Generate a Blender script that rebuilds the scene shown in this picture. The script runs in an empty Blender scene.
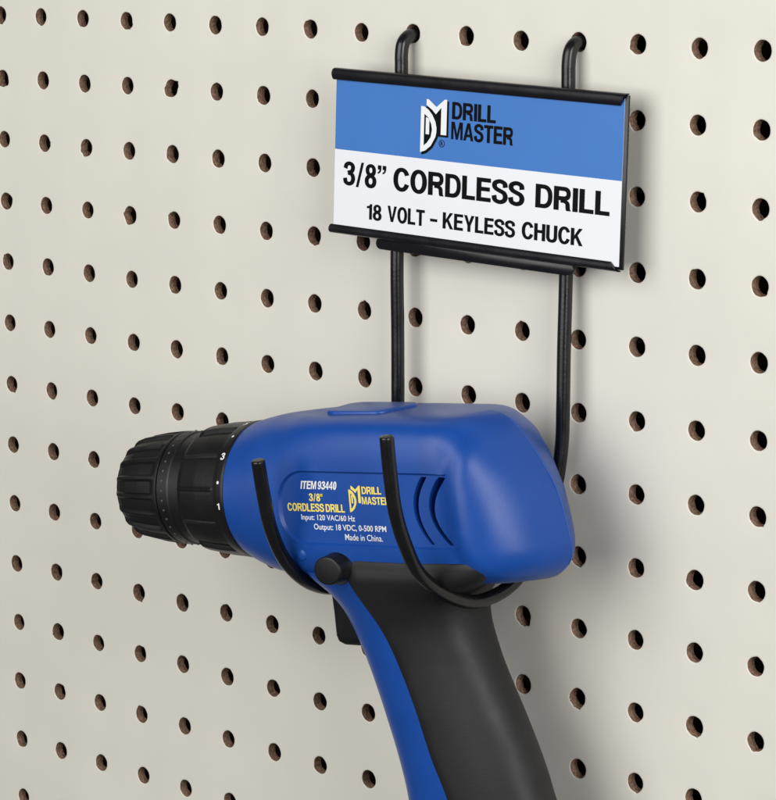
import bpy, bmesh, math, random
import numpy as np
from mathutils import Vector, Matrix

S = 0.0254                       # everything below is laid out in inches
SC = bpy.context.scene
COL = SC.collection
random.seed(7)

# ------------------------------------------------------------------ camera
R_ = Vector((0.72885977, 0.68460463, -0.00894024))
U_ = Vector((-0.09889924, 0.11819539, 0.98805303))
F_ = Vector((-0.67748238, 0.71926792, -0.15385474))
cam = bpy.data.cameras.new("camera")
cam_ob = bpy.data.objects.new("camera", cam)
COL.objects.link(cam_ob)
m = Matrix.Identity(4)
for i in range(3):
    m[i][0], m[i][1], m[i][2] = R_[i], U_[i], -F_[i]
m.translation = Vector((37.18560984, -30.37929336, 2.47949177)) * S
cam_ob.matrix_world = m
cam.sensor_fit = 'HORIZONTAL'
cam.sensor_width = 36.0
cam.lens = 36.0 * 2960.74163 / 776.0
cam.shift_x = (388 - 392.922605) / 776
cam.shift_y = (315.595281 - 400) / 776
cam.clip_start = 0.05
cam.clip_end = 50
SC.camera = cam_ob

# ------------------------------------------------------------------ light
w = bpy.data.worlds.new("World")
SC.world = w
w.use_nodes = True
bg = w.node_tree.nodes["Background"]
bg.inputs[0].default_value = (1.0, 0.99, 0.97, 1)
bg.inputs[1].default_value = 0.11


def area(name, loc, target, sx, sy, power, col=(1, 1, 1)):
    l = bpy.data.lights.new(name, 'AREA')
    l.shape = 'RECTANGLE'
    l.size, l.size_y = sx * S, sy * S
    l.energy = power
    l.color = col
    o = bpy.data.objects.new(name, l)
    COL.objects.link(o)
    o.location = Vector(loc) * S
    d = (Vector(target) - Vector(loc)).normalized()
    o.rotation_euler = d.to_track_quat('-Z', 'Y').to_euler()
    return o


area("key_softbox", (7, -47, 10), (10, 0, -5), 44, 40, 15.5, (1, 0.995, 0.98))
area("side_softbox", (56, -22, 10), (10.5, -2, -5), 22, 36, 12.5, (1, 0.995, 0.985))

SC.view_settings.view_transform = 'Standard'
SC.view_settings.look = 'None'
SC.view_settings.exposure = 0.0
SC.view_settings.gamma = 1.0
SC.render.engine = 'CYCLES'
try:
    SC.cycles.use_denoising = True
    SC.cycles.max_bounces = 8
except Exception:
    pass


# ------------------------------------------------------------------ materials
def mat(name, col, rough=0.5, spec=0.5, bump=0.0, bscale=400.0, var=0.0, vscale=30.0,
        coat=0.0, rvar=0.0, bdist=0.0002):
    mt = bpy.data.materials.new(name)
    mt.use_nodes = True
    nt = mt.node_tree
    b = nt.nodes["Principled BSDF"]
    b.inputs["Base Color"].default_value = (*col, 1)
    b.inputs["Roughness"].default_value = rough
    b.inputs["Specular IOR Level"].default_value = spec
    b.inputs["Coat Weight"].default_value = coat
    tc = nt.nodes.new("ShaderNodeTexCoord")
    if var > 0 or rvar > 0:
        n = nt.nodes.new("ShaderNodeTexNoise")
        n.inputs["Scale"].default_value = vscale
        n.inputs["Detail"].default_value = 6
        nt.links.new(tc.outputs["Object"], n.inputs["Vector"])
        if var > 0:
            r = nt.nodes.new("ShaderNodeValToRGB")
            r.color_ramp.elements[0].position = 0.3
            r.color_ramp.elements[1].position = 0.7
            r.color_ramp.elements[0].color = (*[c * (1 - var) for c in col], 1)
            r.color_ramp.elements[1].color = (*[min(1, c * (1 + var)) for c in col], 1)
            nt.links.new(n.outputs["Fac"], r.inputs[0])
            nt.links.new(r.outputs[0], b.inputs["Base Color"])
        if rvar > 0:
            mr = nt.nodes.new("ShaderNodeMapRange")
            mr.inputs["From Min"].default_value = 0.3
            mr.inputs["From Max"].default_value = 0.7
            mr.inputs["To Min"].default_value = max(0.02, rough - rvar)
            mr.inputs["To Max"].default_value = min(1, rough + rvar)
            nt.links.new(n.outputs["Fac"], mr.inputs["Value"])
            nt.links.new(mr.outputs[0], b.inputs["Roughness"])
    if bump > 0:
        n2 = nt.nodes.new("ShaderNodeTexNoise")
        n2.inputs["Scale"].default_value = bscale
        n2.inputs["Detail"].default_value = 3
        nt.links.new(tc.outputs["Object"], n2.inputs["Vector"])
        bp = nt.nodes.new("ShaderNodeBump")
        bp.inputs["Strength"].default_value = bump
        bp.inputs["Distance"].default_value = bdist
        nt.links.new(n2.outputs["Fac"], bp.inputs["Height"])
        nt.links.new(bp.outputs[0], b.inputs["Normal"])
    return mt


def add_specks(mt, scale, size, col, seed):
    nt = mt.node_tree
    b = nt.nodes["Principled BSDF"]
    src = b.inputs["Base Color"].links[0].from_socket
    tc = nt.nodes.new("ShaderNodeTexCoord")
    mp = nt.nodes.new("ShaderNodeMapping")
    mp.inputs["Location"].default_value = (seed, 0, seed * 2.3)
    nz = nt.nodes.new("ShaderNodeTexNoise")
    nz.inputs["Scale"].default_value = 900
    ad = nt.nodes.new("ShaderNodeVectorMath")
    ad.operation = 'MULTIPLY_ADD'
    ad.inputs[1].default_value = (0.0012, 0.0012, 0.0012)
    vo = nt.nodes.new("ShaderNodeTexVoronoi")
    vo.inputs["Scale"].default_value = scale
    lt = nt.nodes.new("ShaderNodeMapRange")
    lt.inputs["From Min"].default_value = size * scale * 0.6
    lt.inputs["From Max"].default_value = size * scale
    lt.inputs["To Min"].default_value = 1
    lt.inputs["To Max"].default_value = 0
    mx = nt.nodes.new("ShaderNodeMixRGB")
    mx.inputs[2].default_value = (*col, 1)
    nt.links.new(tc.outputs["Object"], nz.inputs["Vector"])
    nt.links.new(tc.outputs["Object"], mp.inputs["Vector"])
    nt.links.new(nz.outputs["Color"], ad.inputs[0])
    nt.links.new(mp.outputs[0], ad.inputs[2])
    nt.links.new(ad.outputs[0], vo.inputs["Vector"])
    nt.links.new(vo.outputs["Distance"], lt.inputs["Value"])
    n3 = nt.nodes.new("ShaderNodeTexNoise")
    n3.inputs["Scale"].default_value = scale * 0.8
    m3 = nt.nodes.new("ShaderNodeMapRange")
    m3.inputs["From Min"].default_value = 0.50
    m3.inputs["From Max"].default_value = 0.58
    m4 = nt.nodes.new("ShaderNodeMath")
    m4.operation = 'MULTIPLY'
    nt.links.new(mp.outputs[0], n3.inputs["Vector"])
    nt.links.new(n3.outputs["Fac"], m3.inputs["Value"])
    nt.links.new(m3.outputs[0], m4.inputs[0])
    nt.links.new(lt.outputs[0], m4.inputs[1])
    nt.links.new(m4.outputs[0], mx.inputs[0])
    nt.links.new(src, mx.inputs[1])
    nt.links.new(mx.outputs[0], b.inputs["Base Color"])


M = {}
M['board'] = mat("painted_hardboard", (0.660, 0.638, 0.572), 0.42, 0.4, bump=0.25, bscale=90, var=0.025, vscale=14, bdist=0.0003)
add_specks(M['board'], 16, 0.0007, (0.30, 0.25, 0.20), 0.31)
add_specks(M['board'], 11, 0.0011, (0.72, 0.70, 0.65), 0.83)
M['fibre'] = mat("brown_hardboard_core", (0.23, 0.145, 0.10), 0.9, 0.1, bump=0.9, bscale=1500, var=0.45, vscale=900, bdist=0.0006)
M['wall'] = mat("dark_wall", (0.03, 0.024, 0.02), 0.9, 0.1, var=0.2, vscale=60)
M['wire'] = mat("black_coated_wire", (0.004, 0.004, 0.005), 0.26, 0.45, bump=0.15, bscale=900, rvar=0.06, vscale=150)
M['holder'] = mat("black_vinyl_channel", (0.0045, 0.0045, 0.007), 0.30, 0.4, bump=0.1, bscale=500, rvar=0.07, vscale=80)
M['cardblue'] = mat("printed_blue", (0.050, 0.170, 0.48), 0.42, 0.25, var=0.02, vscale=60)
M['cardwhite'] = mat("printed_white", (0.73, 0.745, 0.78), 0.40, 0.25, var=0.01, vscale=60)
M['ink'] = mat("black_ink", (0.003, 0.003, 0.004), 0.5, 0.08)
M['white'] = mat("white_ink", (0.74, 0.75, 0.775), 0.5, 0.3)
M['yellow'] = mat("yellow_ink", (0.80, 0.66, 0.13), 0.5, 0.3)
M['blue'] = mat("blue_abs_plastic", (0.0055, 0.056, 0.285), 0.36, 0.36, bump=0.22, bscale=1400, var=0.03, vscale=90, rvar=0.04, bdist=0.0001)
add_specks(M['blue'], 75, 0.00028, (0.16, 0.24, 0.42), 0.47)
M['black'] = mat("black_plastic", (0.0042, 0.0042, 0.005), 0.40, 0.35, bump=0.3, bscale=1600, rvar=0.05, vscale=120, bdist=0.0001)
M['chuck'] = mat("black_chuck_plastic", (0.0042, 0.0042, 0.005), 0.42, 0.38, bump=0.3, bscale=1600, rvar=0.06, vscale=120, bdist=0.0001)
M['rubber'] = mat("soft_black_rubber", (0.0062, 0.0062, 0.0078), 0.54, 0.45, bump=0.2, bscale=1500, rvar=0.05, vscale=100, bdist=0.00012)
M['steel'] = mat("dark_steel", (0.25, 0.25, 0.25), 0.35, 0.5)


# ------------------------------------------------------------------ builders
def mk(name, vs, fs, mt, parent=None, smooth=True, angle=40, mats=None, midx=None):
    me = bpy.data.meshes.new(name)
    me.from_pydata([tuple(float(c) * S for c in v) for v in vs], [], fs)
    bm = bmesh.new()
    bm.from_mesh(me)
    bmesh.ops.remove_doubles(bm, verts=bm.verts, dist=1e-6)
    if midx is None:
        bmesh.ops.recalc_face_normals(bm, faces=bm.faces)
    bm.to_mesh(me)
    bm.free()
    for x in (mats or [mt]):
        me.materials.append(x)
    finish(me, smooth, angle)
    return link(name, me, parent)


def finish(me, smooth=True, angle=40):
    me.polygons.foreach_set("use_smooth", [smooth] * len(me.polygons))
    if smooth:
        me.set_sharp_from_angle(angle=math.radians(angle))
    me.update()


def link(name, me, parent=None):
    o = bpy.data.objects.new(name, me)
    COL.objects.link(o)
    if parent is not None:
        o.parent = parent
    return o


def empty(name, loc, mat3=None):
    o = bpy.data.objects.new(name, None)
    o.empty_display_size = 0.02
    COL.objects.link(o)
    mw = mat3.to_4x4() if mat3 else Matrix.Identity(4)
    mw.translation = Vector(loc) * S
    o.matrix_world = mw
    return o


def tag(o, label, cat, group=None):
    o['label'] = label
    o['category'] = cat
    if group:
        o['group'] = group


def loft(rings, closed=True, cap0=True, cap1=True):
    """rings: list of equal-length point lists -> verts, faces"""
    n = len(rings[0])
    vs = [p for r in rings for p in r]
    fs = []
    for i in range(len(rings) - 1):
        for j in range(n if closed else n - 1):
            k = (j + 1) % n
            fs.append((i * n + j, i * n + k, (i + 1) * n + k, (i + 1) * n + j))
    if cap0:
        fs.append(tuple(range(n))[::-1])
    if cap1:
        fs.append(tuple((len(rings) - 1) * n + j for j in range(n)))
    return vs, fs


def tube(path, r, seg=20, round_end=False, round_start=False):
    """round wire along a list of points"""
    P = [Vector(p) for p in path]
    rad = [r] * len(P)

    def dome(p, d):
        out = []
        for a in (25, 50, 70, 84):
            out.append((p + d * r * 0.55 * math.sin(math.radians(a)), r * math.cos(math.radians(a)) ** 0.7))
        return out
    if round_end:                                  # cut end with a small worn chamfer
        d = (P[-1] - P[-2]).normalized()
        e = P[-1].copy()
        for k, rr in ((0.010, 0.985), (0.020, 0.93), (0.026, 0.84), (0.028, 0.45)):
            P.append(e + d * k)
            rad.append(r * rr)
    if round_start:
        d = (P[0] - P[1]).normalized()
        for q, rr in dome(P[0].copy(), d):
            P.insert(0, q)
            rad.insert(0, rr)
    rings = []
    up = None
    for i, p in enumerate(P):
        a = P[max(0, i - 1)]
        b = P[min(len(P) - 1, i + 1)]
        t = (b - a).normalized()
        if up is None:
            up = Vector((1, 0, 0)) if abs(t.x) < 0.9 else Vector((0, 0, 1))
        n = (up - t * up.dot(t)).normalized()
        up = n
        bn = t.cross(n)
        rings.append([tuple(p + (n * math.cos(2 * math.pi * k / seg) + bn * math.sin(2 * math.pi * k / seg)) * rad[i]) for k in range(seg)])
    return loft(rings)


def catmull(pts, n=8):
    P = [Vector(p) for p in pts]
    P = [P[0] * 2 - P[1]] + P + [P[-1] * 2 - P[-2]]
    out = []
    for i in range(1, len(P) - 2):
        a, b, c, d = P[i - 1:i + 3]
        for k in range(n):
            t = k / n
            out.append(0.5 * ((2 * b) + (c - a) * t + (2 * a - 5 * b + 4 * c - d) * t * t + (3 * b - a - 3 * c + d) * t ** 3))
    out.append(P[-2])
    return out


def interp(x, tab):
    """smooth (monotone-ish) interpolation in a table of (x, y)"""
    xs = [t[0] for t in tab]
    ys = [t[1] for t in tab]
    if x <= xs[0]:
        return ys[0]
    if x >= xs[-1]:
        return ys[-1]
    for i in range(len(xs) - 1):
        if xs[i] <= x <= xs[i + 1]:
            h = xs[i + 1] - xs[i]
            t = (x - xs[i]) / h

            def sl(j):
                if j <= 0 or j >= len(xs) - 1:
                    j0, j1 = (0, 1) if j <= 0 else (len(xs) - 2, len(xs) - 1)
                    return (ys[j1] - ys[j0]) / (xs[j1] - xs[j0])
                return (ys[j + 1] - ys[j - 1]) / (xs[j + 1] - xs[j - 1])
            m0, m1 = sl(i) * h, sl(i + 1) * h
            return ((2 * t ** 3 - 3 * t * t + 1) * ys[i] + (t ** 3 - 2 * t * t + t) * m0
                    + (-2 * t ** 3 + 3 * t * t) * ys[i + 1] + (t ** 3 - t * t) * m1)


def sstep(a, b, x):
    t = max(0, min(1, (x - a) / (b - a)))
    return t * t * (3 - 2 * t)


def text_shape(body, bold=0.0, shear=0.0, res=3):
    """flat mesh of a line of writing, normalised to the box 0..1 x 0..1 -> (verts2d, faces)"""
    c = bpy.data.curves.new("lettering", 'FONT')
    c.body = body
    c.size = 1.0
    c.offset = bold
    c.shear = shear
    c.resolution_u = res
    c.fill_mode = 'FRONT'
    o = bpy.data.objects.new("lettering", c)
    COL.objects.link(o)
    dg = bpy.context.evaluated_depsgraph_get()
    me = bpy.data.meshes.new_from_object(o.evaluated_get(dg))
    vs = [(v.co.x, v.co.y) for v in me.vertices]
    fs = [tuple(p.vertices) for p in me.polygons]
    bpy.data.objects.remove(o)
    bpy.data.curves.remove(c)
    bpy.data.meshes.remove(me)
    x0 = min(v[0] for v in vs)
    x1 = max(v[0] for v in vs)
    y0 = min(v[1] for v in vs)
    y1 = max(v[1] for v in vs)
    return [((x - x0) / (x1 - x0), (y - y0) / (y1 - y0)) for x, y in vs], fs


def orient(vs, fs, nrm):
    """turn faces so that they look along nrm"""
    out = []
    for f in fs:
        p = [Vector(vs[i]) for i in f]
        n = Vector((0, 0, 0))
        for i in range(len(p)):
            n += p[i].cross(p[(i + 1) % len(p)])
        out.append(f if n.dot(nrm) >= 0 else f[::-1])
    return out


def flat_parts(name, pieces, mt, parent, place, nrm):
    """pieces: list of (verts2d, faces); place maps (u,v) -> 3D"""
    vs, fs = [], []
    for pc in pieces:
        v2, f2 = pc[0], pc[1]
        lift = 0.0006 * pc[2] if len(pc) > 2 else 0.0
        k = len(vs)
        vs += [tuple(a + lift * b for a, b in zip(place(u, v), nrm)) for u, v in v2]
        fs += [tuple(i + k for i in f) for f in f2]
    fs = orient(vs, fs, Vector(nrm))
    me = bpy.data.meshes.new(name)
    me.from_pydata([tuple(c * S for c in v) for v in vs], [], fs)
    me.materials.append(mt)
    me.update()
    return link(name, me, parent)


def line_of(body, x0, x1, z0, z1, bold=0.0, shear=0.0):
    v, f = text_shape(body, bold, shear)
    return [(x0 + a * (x1 - x0), z0 + b * (z1 - z0)) for a, b in v], f


def poly(pts):
    """fill a simple outline"""
    from mathutils.geometry import tessellate_polygon
    tri = tessellate_polygon([[Vector((p[0], p[1], 0)) for p in pts]])
    return list(pts), [tuple(t) for t in tri]


def poly_holes(loops):
    from mathutils.geometry import tessellate_polygon
    tri = tessellate_polygon([[Vector((p[0], p[1], 0)) for p in l] for l in loops])
    return [p for l in loops for p in l], [tuple(t) for t in tri]


def thick_poly(pts, place_front, place_back):
    v, t = poly(pts)
    n = len(v)
    vs = [place_front(*p) for p in v] + [place_back(*p) for p in v]
    fs = [tuple(f) for f in t] + [tuple(i + n for i in f[::-1]) for f in t]
    for i in range(n):
        j = (i + 1) % n
        fs.append((i, j, j + n, i + n))
    return vs, fs


# grotesque capitals, drawn here: each glyph is a list of pieces, each piece a list of loops (outline, holes)
def _sup(cx, cy, rx, ry, e=2.15, a0=0, a1=360, n=48):
    out = []
    for i in range(n + (0 if a1 - a0 == 360 else 1)):
        a = math.radians(a0 + (a1 - a0) * i / n)
        c, s_ = math.cos(a), math.sin(a)
        out.append((cx + rx * math.copysign(abs(c) ** (2 / e), c), cy + ry * math.copysign(abs(s_) ** (2 / e), s_)))
    return out


def _stroke(pts, t, th=None):
    th = th or t
    P = [(p.x, p.y) for p in catmull([(x, y, 0) for x, y in pts], 7)]
    L, Rr = [], []
    for i, (x, y) in enumerate(P):
        a, b = P[max(0, i - 1)], P[min(len(P) - 1, i + 1)]
        dx, dy = b[0] - a[0], b[1] - a[1]
        l = math.hypot(dx, dy)
        dx, dy = dx / l, dy / l
        w_ = 0.5 * math.hypot(t * dy, th * dx)
        L.append((x - dy * w_, y + dx * w_))
        Rr.append((x + dy * w_, y - dx * w_))
    return [L + Rr[::-1]]


def _glyph(ch, t=0.225, h=0.178):
    if ch == 'I':
        return t, [[[(0, 0), (t, 0), (t, 1), (0, 1)]]]
    if ch == 'L':
        return 0.62, [[[(0, 0), (0.62, 0), (0.62, h), (t, h), (t, 1), (0, 1)]]]
    if ch == 'T':
        return 0.70, [[[(0.35 - t / 2, 0), (0.35 + t / 2, 0), (0.35 + t / 2, 1 - h), (0.70, 1 - h), (0.70, 1), (0, 1), (0, 1 - h), (0.35 - t / 2, 1 - h)]]]
    if ch == 'E':
        return 0.67, [[[(0, 0), (0.67, 0), (0.67, h), (t, h), (t, 0.44), (0.62, 0.44), (0.62, 0.44 + h), (t, 0.44 + h), (t, 1 - h), (0.66, 1 - h), (0.66, 1), (0, 1)]]]
    if ch == 'H':
        return 0.74, [[[(0, 0), (t, 0), (t, 0.45), (0.74 - t, 0.45), (0.74 - t, 0), (0.74, 0), (0.74, 1), (0.74 - t, 1), (0.74 - t, 0.45 + h), (t, 0.45 + h), (t, 1), (0, 1)]]]
    if ch == 'M':
        return 0.90, [[[(0, 0), (0.17, 0), (0.17, 0.72), (0.37, 0), (0.53, 0), (0.73, 0.72), (0.73, 0), (0.90, 0), (0.90, 1), (0.645, 1), (0.45, 0.30), (0.255, 1), (0, 1)]]]
    if ch == 'A':
        return 0.80, [[[(0, 0), (0.20, 0), (0.262, 0.21), (0.538, 0.21), (0.60, 0), (0.80, 0), (0.51, 1), (0.29, 1)], [(0.305, 0.36), (0.40, 0.74), (0.495, 0.36)]]]
    if ch == 'V':
        return 0.76, [[[(0.28, 0), (0.48, 0), (0.76, 1), (0.55, 1), (0.38, 0.27), (0.21, 1), (0, 1)]]]
    if ch == 'Y':
        return 0.76, [[[(0.38 - t / 2, 0), (0.38 + t / 2, 0), (0.38 + t / 2, 0.38), (0.76, 1), (0.54, 1), (0.38, 0.58), (0.22, 1), (0, 1), (0.38 - t / 2, 0.38)]]]
    if ch == 'K':
        return 0.78, [[[(0, 0), (t, 0), (t, 0.30), (0.30, 0.44), (0.55, 0), (0.79, 0), (0.44, 0.59), (0.76, 1), (0.52, 1), (t, 0.56), (t, 1), (0, 1)]]]
    if ch == 'D':
        o_ = [(0, 0), (0.33, 0)] + _sup(0.33, 0.5, 0.41, 0.5, 2.4, -89, 89, 26) + [(0.33, 1), (0, 1)]
        i_ = [(t, h), (0.32, h)] + _sup(0.32, 0.5, 0.23, 0.5 - h, 2.4, -89, 89, 24) + [(0.32, 1 - h), (t, 1 - h)]
        return 0.74, [[o_, i_]]
    if ch in 'O0':
        wd = 0.80 if ch == 'O' else 0.58
        return wd, [[_sup(wd / 2, 0.5, wd / 2, 0.52), _sup(wd / 2, 0.5, wd / 2 - t, 0.52 - h)]]
    if ch == 'C':
        a, b = _sup(0.40, 0.5, 0.40, 0.52, 2.15, 24, 338, 44), _sup(0.40, 0.5, 0.40 - t, 0.52 - h, 2.15, 28, 334, 44)
        return 0.77, [[a + b[::-1]]]
    if ch == 'U':
        return 0.73, [[[(0, 1), (0, 0.34)] + _sup(0.365, 0.34, 0.365, 0.36, 2.3, 180, 360, 26) + [(0.73, 1), (0.73 - t, 1), (0.73 - t, 0.34)]
                       + _sup(0.365, 0.34, 0.365 - t, 0.36 - h, 2.3, 360, 180, 26) + [(t, 1)]]]
    if ch == 'S':
        return 0.70, [_stroke([(0.600, 0.685), (0.56, 0.855), (0.36, 0.935), (0.15, 0.87), (0.10, 0.735), (0.18, 0.615), (0.36, 0.535), (0.54, 0.45), (0.61, 0.29),
                               (0.54, 0.13), (0.35, 0.065), (0.145, 0.135), (0.085, 0.325)], t, 0.175)]
    if ch in 'RP':
        o_ = [(t, 0.42), (0.44, 0.42)] + _sup(0.44, 0.71, 0.29, 0.29, 2.4, -89, 89, 22) + [(0.44, 1), (t, 1)]
        i_ = [(t, 0.42 + h), (0.42, 0.42 + h)] + _sup(0.42, 0.71, 0.13, 0.29 - h, 2.3, -89, 89, 18) + [(0.42, 1 - h), (t, 1 - h)]
        pcs = [[[(0, 0), (t, 0), (t, 1), (0, 1)]], [o_ + i_[::-1]]]
        if ch == 'R':
            pcs.append([[(0.30, 0.42), (0.56, 0.44)] + [(0.64, 0.40), (0.69, 0.33), (0.705, 0.22), (0.715, 0.09), (0.76, 0.0), (0.555, 0.0), (0.525, 0.10), (0.515, 0.26), (0.48, 0.31), (0.42, 0.325), (0.30, 0.325)][::1]])
        return 0.76, pcs
    if ch == '1':
        return 0.36, [[[(0.17, 0), (0.36, 0), (0.36, 1), (0.23, 1), (0.18, 0.89), (0.0, 0.84), (0.0, 0.71), (0.17, 0.71)]]]
    if ch == '3':
        return 0.60, [_stroke([(0.10, 0.71), (0.15, 0.87), (0.30, 0.935), (0.45, 0.875), (0.49, 0.74), (0.42, 0.60), (0.22, 0.535)], 0.205, 0.165),
                      _stroke([(0.24, 0.53), (0.44, 0.47), (0.51, 0.30), (0.45, 0.13), (0.29, 0.065), (0.13, 0.13), (0.085, 0.30)], 0.205, 0.165)]
    if ch == '8':
        return 0.60, [[_sup(0.30, 0.735, 0.265, 0.275), _sup(0.30, 0.745, 0.265 - 0.185, 0.275 - 0.16)],
                      [_sup(0.30, 0.275, 0.30, 0.295), _sup(0.30, 0.28, 0.30 - 0.20, 0.295 - 0.16)]]
    if ch == '9':
        return 0.58, [[_sup(0.28, 0.67, 0.28, 0.345), _sup(0.28, 0.68, 0.11, 0.20)],
                      _stroke([(0.475, 0.72), (0.485, 0.50), (0.45, 0.22), (0.28, 0.065), (0.12, 0.13), (0.09, 0.25)], 0.17, 0.14)]
    if ch == '4':
        return 0.60, [[[(0.34, 0), (0.51, 0), (0.51, 0.21), (0.60, 0.21), (0.60, 0.36), (0.51, 0.36), (0.51, 1), (0.33, 1), (0, 0.38), (0, 0.21), (0.34, 0.21)],
                       [(0.34, 0.36), (0.15, 0.36), (0.34, 0.74)]]]
    if ch == '/':
        return 0.40, [[[(0, -0.04), (0.13, -0.04), (0.40, 1.03), (0.27, 1.03)]]]
    if ch == '-':
        return 0.34, [[[(0, 0.27), (0.34, 0.27), (0.34, 0.50), (0, 0.50)]]]
    if ch == '\u201d':
        q = lambda x: [[(x, 0.82), (x, 1.0), (x + 0.18, 1.0), (x + 0.18, 0.84), (x + 0.155, 0.74), (x + 0.08, 0.66), (x + 0.0, 0.635), (x + 0.0, 0.70), (x + 0.065, 0.745), (x + 0.085, 0.82)]]
        return 0.44, [q(0.0), q(0.25)]
    if ch == '"':
        q = lambda x: [[(x + 0.02, 0.62), (x + 0.11, 0.62), (x + 0.13, 1.0), (x, 1.0)]]
        return 0.32, [q(0.0), q(0.19)]
    raise KeyError(ch)


def caps(text, x0, x1, z0, z1, shear=0.0, gap=0.06, space=0.24):
    """a line of capitals set into the box x0..x1 (z0 base line, z1 cap line): list of pieces"""
    out, x = [], 0.0
    for ch in text:
        if ch == ' ':
            x += space
            continue
        wd, pcs = _glyph(ch)
        for k, loops in enumerate(pcs):
            v, f = poly_holes([[(px + x + shear * py, py) for px, py in lp] for lp in loops])
            out.append([v, f, k])
        x += wd + gap
    tot = x - gap + shear
    return [([(x0 + a / tot * (x1 - x0), z0 + b * (z1 - z0)) for a, b in v], f, k) for v, f, k in out]


# the emblem: a D leaning on an M, outlines in a unit box (u right, v up)
def arcpts(cx, cy, rx, ry, a0, a1, n=18):
    return [(cx + rx * math.cos(math.radians(a0 + (a1 - a0) * i / n)), cy + ry * math.sin(math.radians(a0 + (a1 - a0) * i / n))) for i in range(n + 1)]


def emblem():
    """white pieces (they butt, never overlap), black pieces behind"""
    d = [(0, 0.87), (0.136, 0.867), (0.30, 0.81), (0.444, 0.723), (0.568, 0.60), (0.617, 0.487), (0.615, 0.40), (0.58, 0.31), (0.41, 0.14), (0.2, 0.04), (0, 0)]
    hole = [(0.136, 0.73), (0.29, 0.667), (0.41, 0.55), (0.444, 0.447), (0.40, 0.30), (0.26, 0.19), (0.136, 0.133)]
    m_ = [(0.21, 1.01), (0.29, 1.01), (0.6, 0.877), (0.907, 1.03), (1.0, 1.03), (1.0, 0.365), (0.784, 0.365), (0.784, 0.874), (0.58, 0.74), (0.44, 0.815), (0.21, 0.90)]
    leg = [(0.2, 0.672), (0.2, 0.35), (0.335, 0.35), (0.335, 0.615), (0.29, 0.655)]
    back = [(0.05, -0.045), (0.24, -0.01), (0.47, 0.10), (0.65, 0.28), (0.675, 0.325), (1.065, 0.325), (1.065, 1.0), (0.93, 1.0), (0.64, 0.85), (0.34, 0.985), (0.24, 0.985), (0.24, 0.87), (0.04, 0.84)]
    return [[d, hole], m_, leg], [back]


def emb(outlines, x0, x1, z0, z1):
    out = []
    for o in outlines:
        v, f = poly(o) if not isinstance(o[0], list) else poly_holes(o)
        out.append(([(x0 + a * (x1 - x0), z0 + b * (z1 - z0)) for a, b in v], f))
    return out


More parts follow.
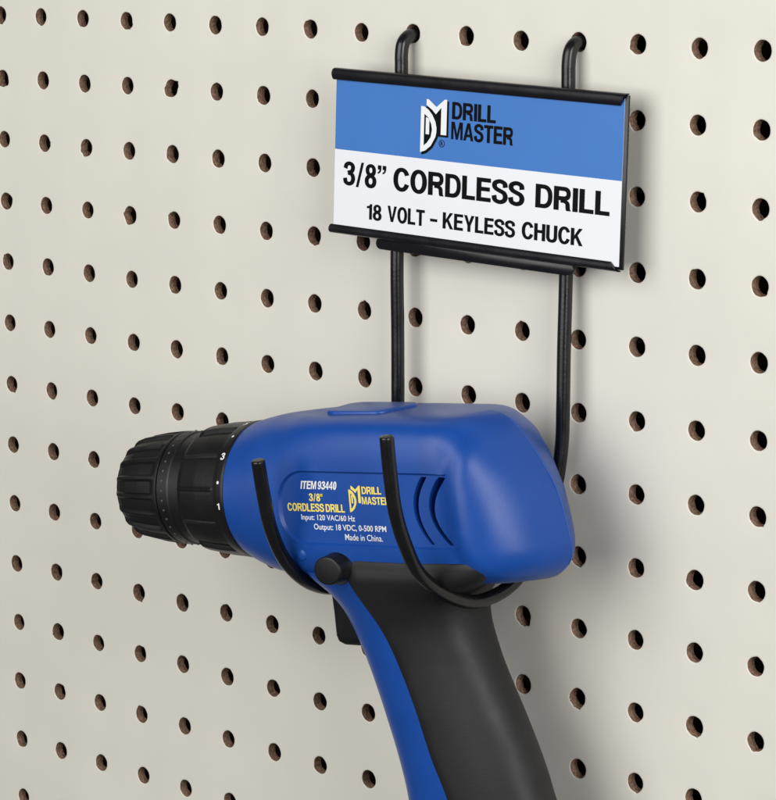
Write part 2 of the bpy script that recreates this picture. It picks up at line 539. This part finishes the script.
# ------------------------------------------------------------------ pegboard
def pegboard():
    xs, zs = range(-10, 27), range(-23, 9)
    vs, fs, mi = [], [], []
    torn = {(4, -1): 3, (3, -3): 2, (0, -1): 2, (5, -3): 1, (4, -5): 1, (12, -9): 2, (11, -8): 2, (13, -7): 1, (12, -8): 1,
            (2, -2): 2, (3, 0): 1, (14, -9): 1}
    rnd = random.Random(3)
    for ix in xs:
        for iz in zs:
            near = -2 <= ix <= 17 and -16 <= iz <= 2
            N = 40 if near else 16
            ph = [rnd.uniform(0, 6.28) for _ in range(3)]
            jx, jz = rnd.gauss(0, 0.006), rnd.gauss(0, 0.006)
            r0 = 0.132 + rnd.gauss(0, 0.002)
            chips = []
            if near:
                k = torn.get((ix, iz), 1 if rnd.random() < 0.42 else 0)
                for _ in range(k + (1 if k > 1 else 0)):
                    chips.append((rnd.choice([rnd.uniform(3.4, 5.2), rnd.uniform(0, 6.28)]), rnd.uniform(0.22, 0.60), rnd.uniform(0.006, 0.013) * (1 + 0.5 * k)))
            ang = [2 * math.pi * i / N for i in range(N)]
            rad = []
            for a in ang:
                r = r0 * (1 + 0.012 * math.sin(2 * a + ph[0]) + 0.010 * math.sin(5 * a + ph[1]) + 0.006 * math.sin(9 * a + ph[2]))
                for ca, cw, cd in chips:
                    dd = (a - ca + math.pi) % (2 * math.pi) - math.pi
                    r += cd * max(0, 1 - abs(dd) / cw) ** 0.55 * (0.4 + 1.1 * rnd.random())
                rad.append(r)
            k = len(vs)
            cx, cz = ix + jx, iz + jz
            for a in ang:                                   # cell border
                c, s = math.cos(a), math.sin(a)
                q = 0.5 / max(abs(c), abs(s))
                vs.append((ix + c * q, 0, iz + s * q))
            for rr, y in ((0.030, 0), (0.012, 0.001), (0.004, 0.006), (0.0, 0.016), (-0.002, 0.15)):
                for a, r in zip(ang, rad):
                    rough = rnd.uniform(-0.004, 0.004) if (near and y > 0.1) else 0
                    vs.append((cx + math.cos(a) * (r + rr + rough), y, cz + math.sin(a) * (r + rr + rough)))
            for ring in range(5):
                for j in range(N):
                    jj = (j + 1) % N
                    b = k + ring * N
                    fs.append((b + j, b + jj, b + N + jj, b + N + j))
                    mi.append(1 if ring >= 3 else 0)
    me = bpy.data.meshes.new("pegboard")
    me.from_pydata([tuple(c * S for c in v) for v in vs], [], fs)
    me.materials.append(M['board'])
    me.materials.append(M['fibre'])
    me.polygons.foreach_set("material_index", mi)
    me.update()
    bm = bmesh.new()
    bm.from_mesh(me)
    bmesh.ops.remove_doubles(bm, verts=bm.verts, dist=2e-6)
    # outer edge thickness
    ed = [e for e in bm.edges if e.is_boundary and abs(e.verts[0].co.y) < 1e-5 and abs(e.verts[1].co.y) < 1e-5]
    r = bmesh.ops.extrude_edge_only(bm, edges=ed)
    for g in r['geom']:
        if isinstance(g, bmesh.types.BMVert):
            g.co.y = 0.15 * S
    bmesh.ops.recalc_face_normals(bm, faces=bm.faces)
    bm.to_mesh(me)
    bm.free()
    # normals must look to the viewer
    p = max(me.polygons, key=lambda q: q.area)
    if p.normal.y > 0:
        me.flip_normals()
    finish(me, True, 50)
    o = link("pegboard", me)
    tag(o, "cream painted pegboard with rows of small round holes behind the drill", "pegboard")
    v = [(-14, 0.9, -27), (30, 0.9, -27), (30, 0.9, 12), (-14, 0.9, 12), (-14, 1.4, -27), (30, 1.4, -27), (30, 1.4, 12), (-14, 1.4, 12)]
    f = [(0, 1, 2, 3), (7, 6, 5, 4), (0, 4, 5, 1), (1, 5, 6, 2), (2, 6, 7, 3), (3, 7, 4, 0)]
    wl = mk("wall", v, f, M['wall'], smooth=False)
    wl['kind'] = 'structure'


pegboard()

# ------------------------------------------------------------------ wire hook
hook = empty("wire_hook", (10.5, -0.3, -0.1))
hx, hy, hz = 10.5, -0.3, -0.1


def hk(p):
    return (p[0] - hx, p[1] - hy, p[2] - hz)


def wire(path):
    vs, fs = tube([hk(p) for p in catmull(path, 8)], 0.095, 28, round_end=True)
    o = mk("wire", vs, fs, M['wire'], hook, angle=60)
    return o


LW = [(9.0, 0.55, 0.06), (9.0, 0.25, 0.03), (9.0, 0.04, 0.0), (9.0, -0.10, -0.03), (9.0, -0.20, -0.12), (9.0, -0.235, -0.28), (9.0, -0.24, -0.55),
      (9.0, -0.30, -1.8), (9.0, -0.36, -3.1), (9.0, -0.36, -4.2), (9.0, -0.37, -5.2), (9.02, -0.40, -5.8), (9.08, -0.55, -6.45),
      (9.18, -0.95, -7.1), (9.28, -1.45, -7.43), (9.35, -1.98, -7.50), (9.35, -2.53, -7.33), (9.35, -2.98, -6.95), (9.35, -3.25, -6.46),
      (9.35, -3.38, -5.96), (9.35, -3.47, -5.50)]
RW = [(12.0, 0.55, 0.06), (12.0, 0.25, 0.03), (12.0, 0.04, 0.0), (12.0, -0.09, -0.03), (12.0, -0.17, -0.12), (12.0, -0.205, -0.28), (12.0, -0.21, -0.55),
      (12.0, -0.23, -1.8), (12.0, -0.26, -3.1), (12.0, -0.30, -4.1), (12.0, -0.32, -4.9), (11.98, -0.33, -5.45), (11.93, -0.42, -6.05), (11.85, -0.65, -6.7),
      (11.78, -1.10, -7.20), (11.75, -1.74, -7.33), (11.75, -2.33, -7.16), (11.75, -2.90, -6.76), (11.75, -3.18, -6.31),
      (11.75, -3.37, -5.82), (11.75, -3.46, -5.28), (11.75, -3.51, -4.86)]
wire(LW)
wire(RW)
tag(hook, "black double wire hook plugged into the pegboard, cradling the blue drill in two prongs", "hook")

# ------------------------------------------------------------------ sign
SO = Vector((10.57615184, -0.52, -1.7051277))
SX = Vector((0.99936811, 0.02552721, -0.02473336)).normalized()
SZ = Vector((0.02412833, 0.0237435, 0.99942687)).normalized()
SN = SZ.cross(SX).normalized()            # away from the viewer
if SN.y < 0:
    SN = -SN
SZ = SN.cross(SX).normalized()
if SZ.z < 0:
    SZ = -SZ
rot = Matrix((SX, SN, SZ)).transposed()
sign = empty("sign", SO, rot)
tag(sign, "blue and white printed product sign in a black channel holder above the drill", "sign")


def rail(zi, zo, x0, x1, mitre):
    """folded lip that closes over the card edge: zi inner edge, zo outer edge, right end cut on the slant"""
    sg = 1 if zo > zi else -1
    hgt = abs(zo - zi)
    prof = [(-0.006, 0.0), (-0.028, 0.0), (-0.040, 0.012), (-0.052, hgt * 0.35), (-0.056, hgt * 0.6), (-0.046, hgt * 0.86), (-0.026, hgt * 0.97), (0.0, hgt),
            (0.045, hgt), (0.045, hgt - 0.02), (0.012, hgt - 0.02), (-0.006, hgt - 0.04)]
    rings = []
    N = 24
    for i in range(N + 1):
        x = x0 + (x1 - x0) * i / N
        rg = []
        for y, h in prof:
            xx = x
            if i == N:
                xx = x1 - mitre * (1 - min(1, h / hgt))
            if i == 0:
                xx = x0 + 0.018 * (abs(h / hgt - 0.5) * 2) ** 2
            rg.append((xx, y - 0.003 * math.sin(x * 2.1), zi + sg * h))
        rings.append(rg)
    return loft(rings)


# back plate of the holder
def boxv(x0, x1, y0, y1, z0, z1):
    v = [(x0, y0, z0), (x1, y0, z0), (x1, y1, z0), (x0, y1, z0), (x0, y0, z1), (x1, y0, z1), (x1, y1, z1), (x0, y1, z1)]
    f = [(0, 1, 2, 3), (7, 6, 5, 4), (0, 4, 5, 1), (1, 5, 6, 2), (2, 6, 7, 3), (3, 7, 4, 0)]
    return v, f


def bevel(o, wdt, seg=3, angle=40):
    bm = bmesh.new()
    bm.from_mesh(o.data)
    ed = [e for e in bm.edges if len(e.link_faces) == 2 and e.calc_face_angle(0) > math.radians(35)]
    bmesh.ops.bevel(bm, geom=ed, offset=wdt * S, segments=seg, profile=0.5, affect='EDGES')
    bm.to_mesh(o.data)
    bm.free()
    finish(o.data, True, angle)


hb = mk("back_plate", *boxv(-2.545, 2.592, 0.006, 0.043, -1.14, 1.145), M['holder'], sign, smooth=False)
bevel(hb, 0.006, 2)
mk("rail", *rail(1.005, 1.168, -2.60, 2.575, 0.10), M['holder'], sign, angle=35)
mk("rail", *rail(-1.042, -1.168, -2.595, 2.54, 0.13), M['holder'], sign, angle=35)

# the printed card, slightly bowed, two colours in one sheet
cx0, cx1, cz0, cz1, cs = -2.545, 2.535, -1.10, 1.10, 0.026


def bow(x, z, dy=0.0):
    return (x, -0.010 * (1 - (x / 2.6) ** 2) - 0.002 * math.sin(1.9 * x + 0.6) - 0.002 + dy, z)


vs, fs, mi = [], [], []
NX = 40
zl = [cz0, -0.7, -0.35, cs, 0.4, 0.75, cz1]
for z in zl:
    for i in range(NX + 1):
        vs.append(bow(cx0 + (cx1 - cx0) * i / NX, z))
for r in range(len(zl) - 1):
    for i in range(NX):
        a = r * (NX + 1) + i
        fs.append((a, a + 1, a + NX + 2, a + NX + 1))
        mi.append(0 if r < 3 else 1)
nb = len(vs)
vs += [(x, y + 0.009, z) for x, y, z in vs[:nb]]
for f in list(fs):
    fs.append(tuple(i + nb for i in f[::-1]))
    mi.append(0)
rim = [r * (NX + 1) for r in range(len(zl))]
for a, b in zip(rim, rim[1:]):
    fs.append((a, b, b + nb, a + nb)); mi.append(0)
    fs.append((a + NX, a + NX + nb, b + NX + nb, b + NX)); mi.append(0)
me = bpy.data.meshes.new("card")
me.from_pydata([tuple(c * S for c in v) for v in vs], [], fs)
me.materials.append(M['cardwhite'])
me.materials.append(M['cardblue'])
me.polygons.foreach_set("material_index", mi)
finish(me, True, 40)
card = link("card", me, sign)

ink = lambda d: (lambda u, v: bow(u, v, -d))
VN = (0, -1, 0)
flat_parts("lettering", caps("DRILL", -0.385, 0.39, 0.612, 0.848) + caps("MASTER", -0.390, 0.70, 0.338, 0.578)
           + caps("3/8\u201d", -2.37, -1.56, -0.465, -0.135) + caps("CORDLESS", -1.425, 0.92, -0.460, -0.138)
           + caps("DRILL", 1.115, 2.355, -0.450, -0.133)
           + caps("18", -1.91, -1.63, -0.912, -0.692) + caps("VOLT", -1.52, -0.83, -0.905, -0.682)
           + caps("-", -0.73, -0.60, -0.870, -0.700) + caps("KEYLESS", -0.50, 0.78, -0.898, -0.674)
           + caps("CHUCK", 0.90, 1.93, -0.892, -0.662),
           M['ink'], card, ink(0.004), VN)
wp, bp = emblem()
flat_parts("emblem_shadow", emb(bp, -0.945, -0.475, 0.115, 0.845), M['ink'], card, ink(0.004), VN)
flat_parts("emblem", emb(wp, -0.945, -0.475, 0.115, 0.845), M['white'], card, ink(0.008), VN)
ro, ri = arcpts(-0.555, 0.262, 0.052, 0.052, 0, 360, 28), arcpts(-0.555, 0.262, 0.043, 0.043, 0, 360, 28)
rv = ro + ri
rf = [(i, i + 1, len(ro) + i + 1, len(ro) + i) for i in range(len(ro) - 1)]
flat_parts("registered_mark", [(rv, rf), line_of("R", -0.578, -0.532, 0.233, 0.291, 0.01)], M['ink'], card, ink(0.004), VN)

# mounting plate of the wire hook, behind and below the sign
pl = []
for i in range(13):
    a = math.radians(90 + i * 180 / 12)
    pl.append((-1.70 + 0.085 * math.cos(a), -1.238 + 0.085 * math.sin(a)))
pl += [(1.60, -1.323), (1.71, -1.30), (1.75, -1.23), (1.72, -1.153)]


def signpt(x, y, z):
    p = SO + SX * x + SN * y + SZ * z
    return hk((p.x, p.y, p.z))


v, f = thick_poly(pl, lambda a, b: signpt(a, 0.052, b), lambda a, b: signpt(a, 0.115, b))
po = mk("mounting_plate", v, f, M['holder'], hook, smooth=False)
bevel(po, 0.012, 2)

# ------------------------------------------------------------------ drill
psi, th = math.radians(9.0), math.radians(5.4)
AX = Vector((math.cos(psi) * math.cos(th), math.sin(psi) * math.cos(th), math.sin(th)))
AZ = (Vector((0, 0, 1)) - AX * AX.z).normalized()
AY = AZ.cross(AX).normalized()
drill = empty("cordless_drill", (7.97174077, -2.15, -6.278214), Matrix((AX, AY, AZ)).transposed())
tag(drill, "blue and black cordless drill lying in the wire hook, chuck pointing left", "drill")

ZT = [(0.10, 0.955), (0.4, 1.03), (0.7, 1.08), (1.37, 1.125), (2.5, 1.145), (3.4, 1.14)]
ZB = [(0.10, -0.955), (0.3, -1.04), (0.6, -1.11), (1.2, -1.13), (3.0, -1.11), (3.4, -1.10)]
HW = [(0.10, 0.955), (0.5, 0.965), (1.2, 0.965), (2.2, 0.98), (3.4, 1.01)]
NN = [(0.10, 2.0), (0.5, 2.35), (1.0, 3.1), (1.4, 4.2), (1.9, 5.2), (2.6, 5.4), (3.4, 5.0)]
XR = [(-1.16, 4.35), (-1.12, 4.58), (-1.07, 4.77), (-0.98, 4.92), (-0.86, 5.02), (-0.75, 5.055), (-0.58, 5.06), (-0.05, 4.96), (0.2, 4.87), (0.47, 4.72), (0.75, 4.53),
      (0.9, 4.41), (1.02, 4.28), (1.10, 4.14), (1.15, 3.95)]


def ring_at(x, npts=128):
    zt, zb, hw, n = interp(x, ZT), interp(x, ZB), interp(x, HW), interp(x, NN)
    zc, hh = (zt + zb) / 2, (zt - zb) / 2
    out = []
    for k in range(npts):
        a = 2 * math.pi * k / npts
        c, s = math.cos(a), math.sin(a)
        out.append((x, hw * math.copysign(abs(c) ** (2 / n), c), zc + hh * math.copysign(abs(s) ** (2 / n), s)))
    return out


def side_y(x, z):
    """near side of the body at (x, z)"""
    zt, zb, hw, n = interp(x, ZT), interp(x, ZB), interp(x, HW), interp(x, NN)
    zc, hh = (zt + zb) / 2, (zt - zb) / 2
    return -hw * max(0, 1 - abs((z - zc) / hh) ** n) ** (1 / n)


def body():
    rings = []
    # nose lip
    rings.append([(0.02, y * 0.90, z * 0.90) for _, y, z in ring_at(0.10)])
    rings.append([(0.10, y * 0.985, z * 0.985) for _, y, z in ring_at(0.10)])
    for x in [0.12 + i * 0.0683 for i in range(48)]:
        rings.append(ring_at(x))
    base = ring_at(3.4)
    NT = 46
    for i in range(1, NT + 1):
        t = math.sin(math.pi / 2 * i / NT)
        rg = []
        for _, y, z in base:
            xr = interp(z, XR)
            x = 3.4 + t * (xr - 3.4)
            xb = 3.74 + 0.38 * min(1, abs(z - 0.05) / 1.05) ** 2.2
            bump = 0.125 * sstep(xb - 0.05, xb + 0.36, x) * (1 - 0.5 * sstep(0.75, 1.15, abs(z)))
            g = max(0.0, 1 - t ** 3.2) ** (1 / 1.13)
            rg.append((x, y * (1 + bump) * g, z))
        rings.append(rg)
    vs, fs = loft(rings, cap0=True, cap1=False)
    return mk("body", vs, fs, M['blue'], drill, angle=32)


def cut(o, v, f):
    """sink a shape into a part"""
    c = mk("cutter", v, f, M['blue'], None, smooth=False)
    c.parent = drill
    md = o.modifiers.new("cut", 'BOOLEAN')
    md.operation = 'DIFFERENCE'
    md.solver = 'EXACT'
    md.object = c
    bpy.context.view_layer.update()
    dg = bpy.context.evaluated_depsgraph_get()
    me = bpy.data.meshes.new_from_object(o.evaluated_get(dg))
    o.modifiers.clear()
    old = o.data
    o.data = me
    bpy.data.meshes.remove(old)
    cm = c.data
    bpy.data.objects.remove(c)
    bpy.data.meshes.remove(cm)


bd = body()
# label recess
PX0, PX1, PZ0, PZ1 = 1.10, 3.98, -0.53, 0.425
PD = 0.045


def floor_y(x):
    return -(interp(1.2, HW) + (interp(3.4, HW) - interp(1.2, HW)) * (x - 1.2) / 2.2) + PD


def panel_outline(g):
    r = (PZ1 - PZ0) / 2 + g
    zc = (PZ1 + PZ0) / 2
    rr = 0.40 + g
    pts = arcpts(PX0 + 0.40, PZ1 + g - rr, rr, rr, 180, 90, 14)
    pts += [(3.90 - 0.29 * (1 - ((z - 0.0) / 0.5) ** 2) + g, z) for z in [PZ1 + g + (PZ0 - PZ1 - 2 * g) * q / 12 for q in range(13)]]
    pts += arcpts(PX0 + 0.40, PZ0 - g + rr, rr, rr, 270, 180, 14)
    return pts


o0, o1 = panel_outline(0.0), panel_outline(0.045)
n = len(o0)
vs = [(x, floor_y(x), z) for x, z in o0] + [(x, floor_y(x) - PD - 0.015, z) for x, z in o1] + [(x, floor_y(x) - 0.4, z) for x, z in o1]
fs = [tuple(range(n)), tuple(range(3 * n - 1, 2 * n - 1, -1))]
for k in range(2):
    for i in range(n):
        j = (i + 1) % n
        fs.append((k * n + i, k * n + j, (k + 1) * n + j, (k + 1) * n + i))
cut(bd, vs, fs)


# cooling slots
def slot(x_top, x_mid, x_bot, w_top, w_bot):
    cl = []
    for i in range(21):
        t = i / 20
        z = 0.405 - t * 0.90
        # quadratic through three points
        x = x_top * (1 - t) * (1 - 2 * t) + x_mid * 4 * t * (1 - t) + x_bot * t * (2 * t - 1)
        cl.append((x, z, (w_top + (w_bot - w_top) * t) * (1 if 0 < i < 20 else 0.85)))
    pts = [(x - wd / 2, z) for x, z, wd in cl] + [(x + wd / 2, z) for x, z, wd in reversed(cl)]
    return thick_poly(pts, lambda a, b: (a, -1.5, b), lambda a, b: (a, -0.68, b))


cut(bd, *slot(3.49, 3.325, 3.55, 0.10, 0.06))
cut(bd, *slot(3.79, 3.59, 3.85, 0.155, 0.070))
bd.data.materials.clear()
bd.data.materials.append(M['blue'])
finish(bd.data, True, 30)

# writing on the recessed label
lab = lambda u, v: (u, floor_y(u) - 0.004, v)
flat_parts("white_lettering", caps("ITEM 93440", 1.44, 2.06, 0.20, 0.31, 0.22) + [line_of("Input: 120 VAC/60 Hz", 1.41, 2.31, -0.245, -0.145, 0.012),
                               line_of("Output: 18 VDC, 0-500 RPM", 1.61, 2.81, -0.375, -0.270, 0.012),
                               line_of("Made in China.", 2.12, 2.74, -0.480, -0.395, 0.004)], M['white'], bd, lab, VN)
flat_parts("yellow_lettering", caps("3/8\"", 1.57, 1.80, 0.037, 0.140) + caps("CORDLESS DRILL", 1.19, 2.155, -0.106, 0.003)
           + caps("DRILL", 2.46, 2.78, 0.153, 0.253) + caps("MASTER", 2.45, 2.90, 0.015, 0.117)
           + emb([x for x in wp], 2.24, 2.435, -0.10, 0.255), M['yellow'], bd, lab, VN)

# seam screw boss
bs = []
for k, (r, d) in enumerate(((0.085, 0.0), (0.085, 0.03), (0.07, 0.045), (0.02, 0.05))):
    bs.append([(1.36 + r * math.cos(a * math.pi / 12), -0.90 - d, -0.70 + r * math.sin(a * math.pi / 12)) for a in range(24)])
mk("screw_boss", *loft(bs), M['blue'], bd)

# moulded parting line down the rear cap
sp = [(interp(z, XR) - 0.006, 0, z) for z in [-0.90 + i * 0.045 for i in range(44)]]
v, f = tube(sp, 0.013, 10)
mk("seam", v, f, M['blue'], bd, angle=60)

# top pad
def pad(pts, z0, z1, inset):
    cxm = sum(p[0] for p in pts) / len(pts)
    cym = sum(p[1] for p in pts) / len(pts)

    def sc(g):
        out = []
        for x, y in pts:
            dx, dy = x - cxm, y - cym
            l = math.hypot(dx, dy)
            out.append((x - dx / l * g, y - dy / l * g))
        return out
    rings = [[(x, y, z0) for x, y in sc(0)], [(x, y, z1 - inset) for x, y in sc(0)], [(x, y, z1 - inset * 0.3) for x, y in sc(inset * 0.35)],
             [(x, y, z1) for x, y in sc(inset)]]
    return loft(rings)


tp = arcpts(1.72, 0.20, 0.20, 0.20, 180, 90, 8) + arcpts(2.44, 0.20, 0.20, 0.20, 90, 0, 8) + arcpts(2.34, -0.22, 0.20, 0.20, 0, -90, 8) + arcpts(1.74, -0.22, 0.22, 0.20, 270, 180, 8)
mk("top_pad", *pad(tp, 1.0, 1.178, 0.016), M['blue'], drill, angle=50)


# chuck and clutch
def lathe(prof, rfun, N=288, cap0=True, cap1=True):
    rings = []
    for x, r in prof:
        rings.append([(x, rfun(x, r, 2 * math.pi * k / N) * math.cos(2 * math.pi * k / N), rfun(x, r, 2 * math.pi * k / N) * math.sin(2 * math.pi * k / N)) for k in range(N)])
    return loft(rings, True, cap0, cap1)


def dens(prof, step=0.02):
    out = []
    for (x0, r0), (x1, r1) in zip(prof, prof[1:]):
        nn = max(1, int(abs(x1 - x0) / step))
        for i in range(nn):
            t = i / nn
            out.append((x0 + (x1 - x0) * t, r0 + (r1 - r0) * t))
    out.append(prof[-1])
    return out


def angd(a, b):
    return (a - b + math.pi) % (2 * math.pi) - math.pi


def chuck_r(x, r, a):
    # shallow finger flutes, sunk between ribs, fading out at the rear
    k = 18
    ph = (a * k / (2 * math.pi)) % 1.0
    d = abs(ph - 0.5) * 2                      # 1 on a rib, 0 mid flute
    flute = sstep(0.82, 0.62, d)
    fade = sstep(-1.24, -1.34, x) * sstep(-2.10, -2.02, x)
    return r - 0.045 * flute * fade


cp = dens([(-2.08, 0.50), (-2.075, 0.60), (-2.03, 0.655), (-1.97, 0.695), (-1.85, 0.735), (-1.60, 0.775), (-1.34, 0.800), (-1.22, 0.805), (-1.205, 0.795), (-1.20, 0.76)])
ck = mk("chuck", *lathe(cp, chuck_r), M['chuck'], drill, angle=28)
# nose with three jaws
mk("chuck_nose", *lathe([(-2.20, 0.20), (-2.20, 0.30), (-2.16, 0.34), (-2.05, 0.42), (-2.04, 0.50)], lambda x, r, a: r, 64), M['steel'], ck)
for k in range(3):
    a = k * 2 * math.pi / 3 + 0.4
    v, f = boxv(-2.27, -2.1, -0.05, 0.05, 0.015, 0.17)
    v = [(x, y * math.cos(a) - z * math.sin(a), y * math.sin(a) + z * math.cos(a)) for x, y, z in v]
    mk("jaw", v, f, M['steel'], ck, smooth=False)

# collar between sleeve and clutch, with a ring of dimples
cl_ = mk("collar", *lathe(dens([(-1.21, 0.70), (-1.19, 0.795), (-1.17, 0.806), (-1.00, 0.806), (-0.985, 0.790), (-0.80, 0.790), (-0.78, 0.70)]), lambda x, r, a: r), M['chuck'], drill, angle=28)
dv, df = [], []
for k in range(36):
    a = 2 * math.pi * (k + 0.3) / 36
    rg = []
    for r, h in ((0.018, -0.01), (0.017, 0.008), (0.009, 0.013)):
        rg.append([(-1.085 + r * math.cos(2 * math.pi * q / 10), r * math.sin(2 * math.pi * q / 10), 0.806 + h) for q in range(10)])
    v, f = loft(rg)
    v = [(x, z * math.cos(a) - y * math.sin(a), z * math.sin(a) + y * math.cos(a)) for x, y, z in v]
    b = len(dv)
    dv += v
    df += [tuple(i + b for i in q) for q in f]
M['dot'] = mat("grey_dot_plastic", (0.06, 0.06, 0.062), 0.5, 0.4)
mk("dot_ring", dv, df, M['dot'], cl_)


def clutch_r(x, r, a):
    k = 12
    ph = (a * k / (2 * math.pi) + 0.313) % 1.0
    d = abs(ph - 0.5) * 2                       # 1 at the joint of two panels
    ridge = sstep(0.93, 0.975, d)
    act = sstep(-0.80, -0.765, x) * sstep(-0.055, -0.12, x)
    # every third joint is a wider finger notch
    q = int(math.floor(a * k / (2 * math.pi) + 0.313 + 0.5)) % 4
    if q == 0:
        notch = sstep(0.55, 0.72, d)
        return r - 0.062 * notch * act
    return r + 0.018 * ridge * act - 0.014 * sstep(0.84, 0.93, d) * (1 - ridge) * act


tb = [(-0.86, 0.66), (-0.85, 0.765), (-0.82, 0.785), (-0.80, 0.795), (-0.775, 0.84), (-0.70, 0.885), (-0.42, 0.922), (-0.30, 0.930), (-0.06, 0.945), (0.0, 0.958), (0.09, 0.968), (0.115, 0.962), (0.125, 0.90)]
ct = mk("clutch_ring", *lathe(dens(tb), clutch_r), M['black'], drill, angle=28)


def on_clutch(a0, x0, size, body, wid):
    if body in "13":
        pcs = caps(body, 0, 1, 0, 1)
        v, f = [], []
        for pv, pf, _ in pcs:
            k = len(v)
            v += pv
            f += [tuple(i + k for i in q) for q in pf]
    else:
        v, f = text_shape(body, 0.02)

    def pl_(u, vv):
        # reads up the ring: u runs along -x .. +x, v along the angle
        x = x0 + (u - 0.5) * wid
        a = a0 + (vv - 0.5) * size / 0.96
        r = interp(x, tb) + 0.006
        return (x, -r * math.cos(a), r * math.sin(a))
    return v, f, pl_


for k, (a, body, sz, wd) in enumerate(((-4, "1", 0.090, 0.045), (15.5, "•", 0.045, 0.045), (38, "3", 0.105, 0.070), (59, "•", 0.042, 0.042), (80, "5", 0.105, 0.070))):
    v, f, pl_ = on_clutch(math.radians(a), 0.035, sz, body, wd)
    mid = Vector((0, -math.cos(math.radians(a)), math.sin(math.radians(a))))
    flat_parts("numeral" if body != "•" else "dot_mark", [(v, f)], M['white'], ct, pl_, mid)

# handle ------------------------------------------------------------
HL = [(-5.6, 2.30), (-4.18, 2.18), (-3.7, 2.10), (-3.21, 1.98), (-2.46, 1.77), (-1.78, 1.55), (-1.5, 1.47), (-1.31, 1.39), (-1.0, 1.22), (-0.7, 1.12)]
HR = [(-5.6, 4.80), (-4.19, 4.42), (-3.66, 4.28), (-3.05, 4.06), (-2.25, 3.74), (-1.54, 3.53), (-1.3, 3.58), (-1.12, 3.92), (-0.95, 4.30), (-0.7, 4.38)]
HT = [(-5.6, 0.64), (-4.0, 0.62), (-2.8, 0.62), (-2.1, 0.655), (-1.7, 0.72), (-1.35, 0.85), (-1.05, 0.985), (-0.9, 1.0), (-0.72, 0.99)]
XB = [(-5.6, 3.6), (-4.02, 3.14), (-3.5, 2.94), (-2.76, 2.73), (-1.96, 2.46), (-1.36, 2.20), (-1.15, 2.13), (-0.95, 2.10), (-0.72, 2.26)]
EE = [(-2.2, 2.25), (-1.6, 2.6), (-1.25, 3.6), (-1.0, 6.0), (-0.7, 9.0)]


def hsec(z, grow=0.0, npts=96):
    l, r, t = interp(z, HL), interp(z, HR), interp(z, HT)
    e = interp(z, EE)
    xc, hx_, = (l + r) / 2, (r - l) / 2 + grow
    out = []
    for k in range(npts):
        a = 2 * math.pi * k / npts
        c, s = math.cos(a), math.sin(a)
        out.append((xc + hx_ * math.copysign(abs(c) ** (2 / e), c), (t + grow) * math.copysign(abs(s) ** (2 / e), s), z))
    return out


zs = [-0.95 - i * 0.075 for i in range(63)]
rings = [hsec(z, -0.03) for z in zs]
mk("handle", *loft(rings), M['blue'], drill, angle=50)

# rubber wraps the rear of the handle and flares up on the body sides
vs, fs = [], []
NP = 60
zr = [-0.735, -0.745] + [-0.77 - i * 0.06 for i in range(80)]
rings = []
for iz, z in enumerate(zr):
    g = 0.0 if iz > 1 else (-0.035 if iz == 0 else -0.008)
    l, r, t = interp(z, HL), interp(z, HR), interp(z, HT)
    e = interp(z, EE)
    xc, hx_ = (l + r) / 2, (r - l) / 2 + g
    xb = interp(z, XB)
    u = max(-0.98, min(0.98, (xb - xc) / hx_))
    a0 = math.acos(math.copysign(abs(u) ** (e / 2), u))
    rg = []
    for k in range(NP + 1):
        a = -a0 + 2 * a0 * k / NP
        c, s = math.cos(a), math.sin(a)
        lip = min(1, min(k, NP - k) / 2.0)
        gg = g - 0.030 * (1 - lip) ** 2
        rg.append((xc + (hx_ + gg) * math.copysign(abs(c) ** (2 / e), c), (t + gg) * math.copysign(abs(s) ** (2 / e), s), z))
    a, b = rg[0], rg[-1]
    rg = [(a[0], a[1] * 0.8, z)] + rg + [(b[0], b[1] * 0.8, z)]
    rings.append(rg)
v, f = loft(rings, closed=True, cap0=True, cap1=True)
mk("rubber_grip", v, f, M['rubber'], drill, angle=50)

# trigger
tr = []
for z, xf, g in ((-1.0, 1.15, 0), (-1.32, 1.20, 0), (-1.65, 1.22, 0), (-1.98, 1.225, 0), (-2.06, 1.25, -0.01), (-2.10, 1.32, -0.03), (-2.115, 1.41, -0.08)):
    xbk = 2.2
    h = 0.25 + g
    pts = []
    for i in range(13):
        a = math.radians(90 + i * 15)
        pts.append((xf + 0.14 + 0.14 * math.cos(a), h * math.sin(a), z))
    pts += [(xbk, -h, z), (xbk, h, z)]
    tr.append(pts)
mk("trigger", *loft(tr), M['black'], drill, angle=50)

# direction button on the side
bt = []
for y, r in ((-0.80, 0.27), (-0.93, 0.265), (-0.97, 0.235), (-1.12, 0.218), (-1.163, 0.215), (-1.174, 0.207), (-1.178, 0.185)):
    bt.append([(1.99 + 0.14 * (-0.8 - y) * -1 + r * math.cos(2 * math.pi * k / 48), y, -0.86 + r * 0.9 * math.sin(2 * math.pi * k / 48)) for k in range(48)])
mk("direction_button", *loft(bt), M['black'], drill, angle=50)
